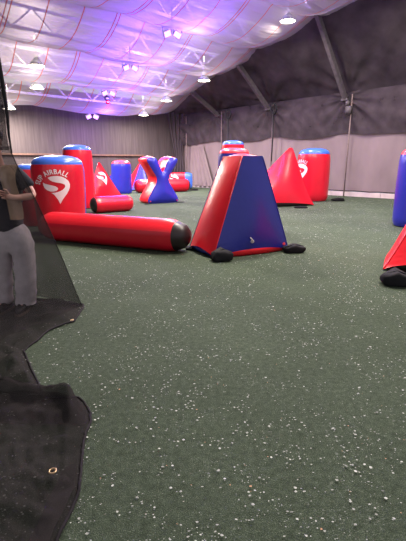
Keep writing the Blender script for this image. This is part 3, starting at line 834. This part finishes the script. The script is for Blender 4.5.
t1, f1 = floor_net('floor_net', 'trailing black net spread on the turf below the curtain', 303, 402, [ridge((80, 312), (28, 348), .05, .035), ridge((-10, 360), (40, 395), .07, .05), ridge((10, 330), (70, 315), .04, .03), ridge((5, 350), (30, 385), .05, .04)], 'net_floor', lift=.008)
t2, f2 = floor_net('floor_net', 'crumpled black net heap with brass eyelet, nearest on the turf', 392, 575, [ridge((-40, 390), (66, 412), .06, .085), ridge((62, 402), (84, 436), .05, .075), ridge((20, 425), (70, 425), .04, .025), ridge((40, 470), (82, 440), .03, .02), ridge((20, 500), (84, 485), .04, .025), ridge((-20, 520), (80, 530), .05, .03)], 'net_floor', lift=.03)
# a second layer of the same net folded over near the lens side of the heap
def fl2(u, v):
    py = 476+100*v; xr = out_x(py)-3
    xl = 62-34*v-2+20*u*0
    g0, g1 = gnd(xr, py), gnd(62-44*v, py+8*u)
    p = g0.lerp(g1, u); p.z = .062+.02*nz(p.x*8, p.y*8)-.02*sstep((u-.8)*5)*0
    return p
link_bm('folded_layer', grid(fl2, 24, 24), 'net_floor', t2)
# under layer, wider, so that the heap is two deep
def fl3(u, v):
    py = 396+30*v+170*0; g0, g1 = gnd(out_x(py)-4, py), gnd(-70, py-8*u)
    p = g0.lerp(g1, u); p.z = .010+.004*nz(p.x*8, p.y*8); return p
link_bm('folded_layer', grid(fl3, 40, 8), 'net_floor', t2)
def eyelet(parent, px, py, f, r=.016):
    g = gnd(px, py, .06)
    # rest it on the sheet
    b = bmesh.new(); b.from_mesh([c for c in parent.children if c.name.startswith('net_sheet')][0].data); h = BVHTree.FromBMesh(b).ray_cast(Vector((g.x, g.y, 2)), Vector((0, 0, -1))); b.free()
    z = h[0].z+.006 if h[0] else .05
    bm = bmesh.new()
    pts = [(g.x+r*cos(a_*PI/10), g.y+r*sin(a_*PI/10), z) for a_ in range(21)]
    add_tube(bm, pts, .0045, 8, cap=False); link_bm('eyelet', bm, 'brass', parent)['label'] = 'brass eyelet'
eyelet(t2, 53, 474, f2); eyelet(t1, 72, 319, f1, .012)

# ---------------------------------------------------------------- debris on the turf
def flakes(name, label, n, mat, smin, smax, yr, bias):
    bm = bmesh.new(); made = 0; tries = 0
    bpy.context.view_layer.update()
    foot = []
    for o in [o for o in col.objects if o.get('category') in ('bunker', 'sandbag')]:
        for c in o.children:
            if c.type != 'MESH' or not c.name.startswith(('side', 'front', 'back', 'edge', 'bottom', 'base', 'pouch', 'end', 'red', 'blue')): continue
            iv = c.matrix_world.inverted(); bb = [Vector(q) for q in c.bound_box]
            foot.append((iv, min(q.x for q in bb)-.02, max(q.x for q in bb)+.02, min(q.y for q in bb)-.02, max(q.y for q in bb)+.02))
    while made < n and tries < n*30:
        tries += 1
        y = yr[0]+(yr[1]-yr[0])*random.random()**bias; x = random.uniform(-.62*y-.6, .62*y+.6)
        q = Vector((x, y, 0))-C0
        if q.dot(N) < .4 or q.dot(T) < .3: continue
        dn = .35+.5*nz(x*1.3, y*1.3, 2)+.9*nz(x*7, y*7, 6)
        if random.random() > clamp(dn*1.1): continue
        hit_ = (x-gnd(17, 313).x)**2+(y-gnd(17, 313).y)**2 < .25
        for iv, xa, xb, ya, yb in foot:
            l_ = iv @ Vector((x, y, 0))
            if xa < l_.x < xb and ya < l_.y < yb: hit_ = True; break
        if hit_: continue
        s = (smin+(smax-smin)*random.random()**3)*(.75+.055*y)
        k = random.choice((4, 5, 6)); a0_ = random.random()*6.28; el = random.uniform(.45, 1.)
        vs = []
        tx, ty = random.uniform(-.35, .35), random.uniform(-.35, .35)
        for j in range(k):
            a_ = a0_+2*PI*j/k; rr_ = s*random.uniform(.6, 1.)
            dx, dy = rr_*cos(a_), rr_*sin(a_)*el
            vs.append(bm.verts.new((x+dx, y+dy, .007+max(0, dx*tx+dy*ty)+.002)))
        f = bm.faces.new(vs); made += 1
    return tag(link_bm(name, bm, mat, smooth=False), label, 'debris', None, 'stuff')
flakes('paint_debris', 'pale dried paint chips scattered over the green turf', 26000, 'flake', .0035, .0125, (.9, 20), 1.12)
flakes('shell_debris', 'sparse orange tan shell chips scattered over the near turf', 220, 'flake_tan', .004, .009, (.9, 8), 1.3)

# ---------------------------------------------------------------- person
YP = 4.05
def J(px, py, dy=0.): return atY(px, py, YP+dy)
def skin_mesh(verts, edges, radii, sub=2):
    me = bpy.data.meshes.new('skin_tmp'); me.from_pydata([tuple(v) for v in verts], edges, [])
    o = bpy.data.objects.new('skin_tmp', me); col.objects.link(o)
    m = o.modifiers.new('s', 'SKIN'); m.use_smooth_shade = True
    if not me.skin_vertices: me.skin_vertices.new()
    for i, r_ in enumerate(radii):
        sv = me.skin_vertices[0].data[i]; sv.radius = r_ if isinstance(r_, tuple) else (r_, r_); sv.use_root = (i == 0)
    s = o.modifiers.new('d', 'SUBSURF'); s.levels = sub; s.render_levels = sub
    dg = bpy.context.evaluated_depsgraph_get(); dg.update()
    r_ = bpy.data.meshes.new_from_object(o.evaluated_get(dg)); bpy.data.objects.remove(o)
    bm = bmesh.new(); bm.from_mesh(r_); return bm
pb = gnd(17, 313)
per = thing('person', 'person in tan vest and faded trousers standing behind the net curtain', 'person', (pb.x, pb.y+.06, 0))
off = Vector(per.location)
def part(bm, name, m, parent=per):
    for v in bm.verts: v.co -= off
    return link_bm(name, bm, m, parent)
hip, waist, chest, neck = J(11, 236), J(9, 222), J(5, 192), J(-1, 166)
shR, shL = J(17, 173), J(-19, 171, .02)
elR, elL = J(34, 196, -.02), J(-27, 198, 0)
wrR, wrL = J(14, 198, -.24), J(-12, 203, -.25)
haR, haL = J(5, 195.5, -.28), J(-6, 199, -.29)
hiR, hiL = J(24, 240), J(1, 240)
knR, knL = J(25, 272, -.03), J(1, 272, -.02)
anR, anL = J(26, 307), J(6, 304.5)
anR.z = .10; anL.z = .10
toR, toL = anR+Vector((.01, -.13, -.06)), anL+Vector((-.03, -.13, -.06))
head0, head1 = J(-5, 157, -.02), J(-9, 141, -.04)
V = [hip, waist, chest, neck, head0, head1, J(-11, 131, -.03), shR, elR, wrR, haR, shL, elL, wrL, haL, hiR, knR, anR, toR, hiL, knL, anL, toL]
E_ = [(0, 1), (1, 2), (2, 3), (3, 4), (4, 5), (5, 6), (2, 7), (7, 8), (8, 9), (9, 10), (2, 11), (11, 12), (12, 13), (13, 14), (0, 15), (15, 16), (16, 17), (17, 18), (0, 19), (19, 20), (20, 21), (21, 22)]
RD = [(.12, .09), (.12, .09), (.16, .11), .058, .062, (.078, .094), .06, .06, .042, .030, (.036, .022), .06, .042, .030, (.036, .022), .085, .058, .042, .035, .085, .058, .042, .035]
bm = skin_mesh(V, E_, RD)
def add_mesh(bm, other):
    me = bpy.data.meshes.new('tmp'); other.to_mesh(me); other.free(); bm.from_mesh(me); bpy.data.meshes.remove(me)
# fingers, curled round each other in front of the belly
for (h_, wv, sgn) in ((haR, wrR, 1), (haL, wrL, -1)):
    dr = (h_-wv).normalized(); side = Vector((0, 0, 1)); fw_ = dr.cross(side).normalized()
    if fw_.y > 0: fw_ = -fw_
    for j, (o_, ln) in enumerate(((.030, .070), (.010, .080), (-.010, .075), (-.028, .058))):
        p0 = h_+side*o_-dr*.01; p1 = p0+dr*ln*.5+fw_*.012; p2 = p1+dr*ln*.25-fw_*-.02; p3 = p2+dr*ln*.05+fw_*.03
        add_mesh(bm, skin_mesh([p0, p1, p2, p3], [(0, 1), (1, 2), (2, 3)], [.0095, .009, .0085, .007], 1))
    p0 = h_-dr*.035+side*.025; p1 = p0+side*.03+dr*.02+fw_*.02; p2 = p1+dr*.03+fw_*.012
    add_mesh(bm, skin_mesh([p0, p1, p2], [(0, 1), (1, 2)], [.012, .0105, .009], 1))
# face: nose, ears
fc_ = head1+Vector((.02, -.095, -.01))
for (c, s_) in ((fc_, (.014, .02, .024)), (head1+Vector((.085, .0, -.005)), (.012, .022, .032)), (head1+Vector((-.085, .0, -.005)), (.012, .022, .032)), (fc_+Vector((.0, .012, -.045)), (.026, .012, .008))):
    bmesh.ops.create_uvsphere(bm, u_segments=14, v_segments=10, radius=1, matrix=Matrix.Translation(c) @ Matrix.Diagonal((*s_, 1)))
body = part(bm, 'body', 'skin')
bm = bmesh.new()
for sx in (-.032, .032): bmesh.ops.create_uvsphere(bm, u_segments=12, v_segments=8, radius=.012, matrix=Matrix.Translation(head1+Vector((.02+sx, -.086, .02))))
part(bm, 'eye', 'shoe')
bm = bmesh.new(); bmesh.ops.create_uvsphere(bm, u_segments=24, v_segments=16, radius=1, matrix=Matrix.Translation(head1+Vector((0, .025, .045))) @ Matrix.Diagonal((.098, .105, .095, 1)))
bmesh.ops.delete(bm, geom=[v for v in bm.verts if v.co.y < head1.y-.05 and v.co.z < head1.z+.07], context='VERTS'); part(bm, 'hair', 'hair')
# shirt with sleeves
bm = skin_mesh([J(11, 236), J(8, 215), J(5, 192), J(-.5, 170), J(18, 173.5), J(26, 184), J(29.5, 189), J(-20, 171, .02), J(-25, 186), J(-26, 190)],
               [(0, 1), (1, 2), (2, 3), (2, 4), (4, 5), (5, 6), (2, 7), (7, 8), (8, 9)], [(.190, .15), (.175, .135), (.18, .135), .085, .082, .082, .078, .08, .08, .075])
part(bm, 't_shirt', 'tee')
# tan vest: a strap from shoulder down to the hip on each side, following the chest
def vest_side(pts, wd, dep):
    P = [J(*p) for p in pts]
    bmv = bmesh.new(); rows = []
    for i, p in enumerate(P):
        w_ = wd[i]; row = []
        for k_ in range(9):
            a_ = -1+2*k_/8
            row.append(bmv.verts.new(p+Vector((a_*w_, -dep[i]+.055*a_*a_, 0))))
        rows.append(row)
    for i in range(len(rows)-1):
        for k_ in range(8): bmv.faces.new((rows[i][k_], rows[i][k_+1], rows[i+1][k_+1], rows[i+1][k_]))
    bmesh.ops.solidify(bmv, geom=bmv.faces, thickness=.025)
    bmesh.ops.subdivide_edges(bmv, edges=bmv.edges, cuts=1, use_grid_fill=True); bmesh.ops.smooth_vert(bmv, verts=bmv.verts, factor=.5, use_axis_x=True, use_axis_y=True, use_axis_z=True)
    return bmv
bm = vest_side([(9, 164.5, .12), (9.5, 165, .0), (11, 174), (14, 184), (18, 195), (20, 207), (20.5, 218)], [.085, .088, .082, .07, .072, .078, .078], [-.02, .07, .150, .165, .170, .165, .150])
part(bm, 'vest', 'vest')
bm = vest_side([(-9, 164.5, .12), (-9.5, 165, .0), (-11, 174), (-13, 184), (-14, 195), (-13, 207), (-12, 218)], [.085, .088, .082, .07, .072, .078, .078], [-.02, .07, .150, .165, .170, .165, .150])
part(bm, 'vest', 'vest')
# trousers
kr = [(.185, .14), (.175, .14), .135, .122, .118, .108, .105]
bm = skin_mesh([J(11, 233), J(10, 218), J(23.5, 246), J(25, 268, -.03), J(26, 288, -.01), J(26.5, 303), J(26.5, 308), J(1.5, 246), J(1, 268, -.02), J(3, 288, -.01), J(4.5, 300), J(5, 305)],
               [(0, 1), (0, 2), (2, 3), (3, 4), (4, 5), (5, 6), (0, 7), (7, 8), (8, 9), (9, 10), (10, 11)], [(.185, .14), (.18, .14), .125, .118, .114, .112, .110, .122, .115, .105, .10, .098])
for v in bm.verts:
    v.co += v.normal*(.014*nz(v.co.x*9, v.co.y*9, v.co.z*16)+.010*sin(v.co.z*34+v.co.x*20)*clamp(.75-v.co.z, 0, .6))
    if v.co.z < .07: v.co.z = .07
part(bm, 'trousers', 'trousers')
for (an, px_) in ((anR, .02), (anL, -.05)):
    def fs(u, v, an=an, px_=px_):
        a_ = 2*PI*u; b_ = PI/2*v
        e = lambda q: math.copysign(abs(q)**.75, q)
        y = .155*e(cos(a_)); x = .056*e(sin(a_))*(1.-.12*abs(y)/.15)
        z = .03+.085*sin(b_)*(1-.35*clamp((-y+.02)/.16)); c = cos(b_)**.6 if v < 1 else 0
        return Vector((an.x+x*c+px_*(-y/.15)*.4, an.y-.07+y*c, z))
    bm = grid(fs, 30, 8, closed_u=True); bmesh.ops.remove_doubles(bm, verts=bm.verts, dist=1e-5); sh = part(bm, 'shoe', 'shoe')
    def fsol(u, v, an=an, px_=px_):
        a_ = 2*PI*u; e = lambda q: math.copysign(abs(q)**.75, q)
        y = .165*e(cos(a_)); x = .062*e(sin(a_))*(1-.12*abs(y)/.15)
        return Vector((an.x+x+px_*(-y/.15)*.4, an.y-.07+y, .002+.032*v))
    bm = grid(fsol, 30, 2, closed_u=True)
    so = part(bm, 'sole', 'sole', sh); so['label'] = 'tan rubber sole'
    bm = bmesh.new()

# ---------------------------------------------------------------- world, view
w = bpy.data.worlds.new('world'); sc.world = w; w.use_nodes = True
bg = w.node_tree.nodes['Background']; bg.inputs[0].default_value = (.86, .84, .90, 1); bg.inputs[1].default_value = .80
sc.view_settings.view_transform = 'Standard'; sc.view_settings.look = 'None'; sc.view_settings.gamma = 1.; sc.view_settings.use_curve_mapping = False
sc.view_settings.exposure = 0.
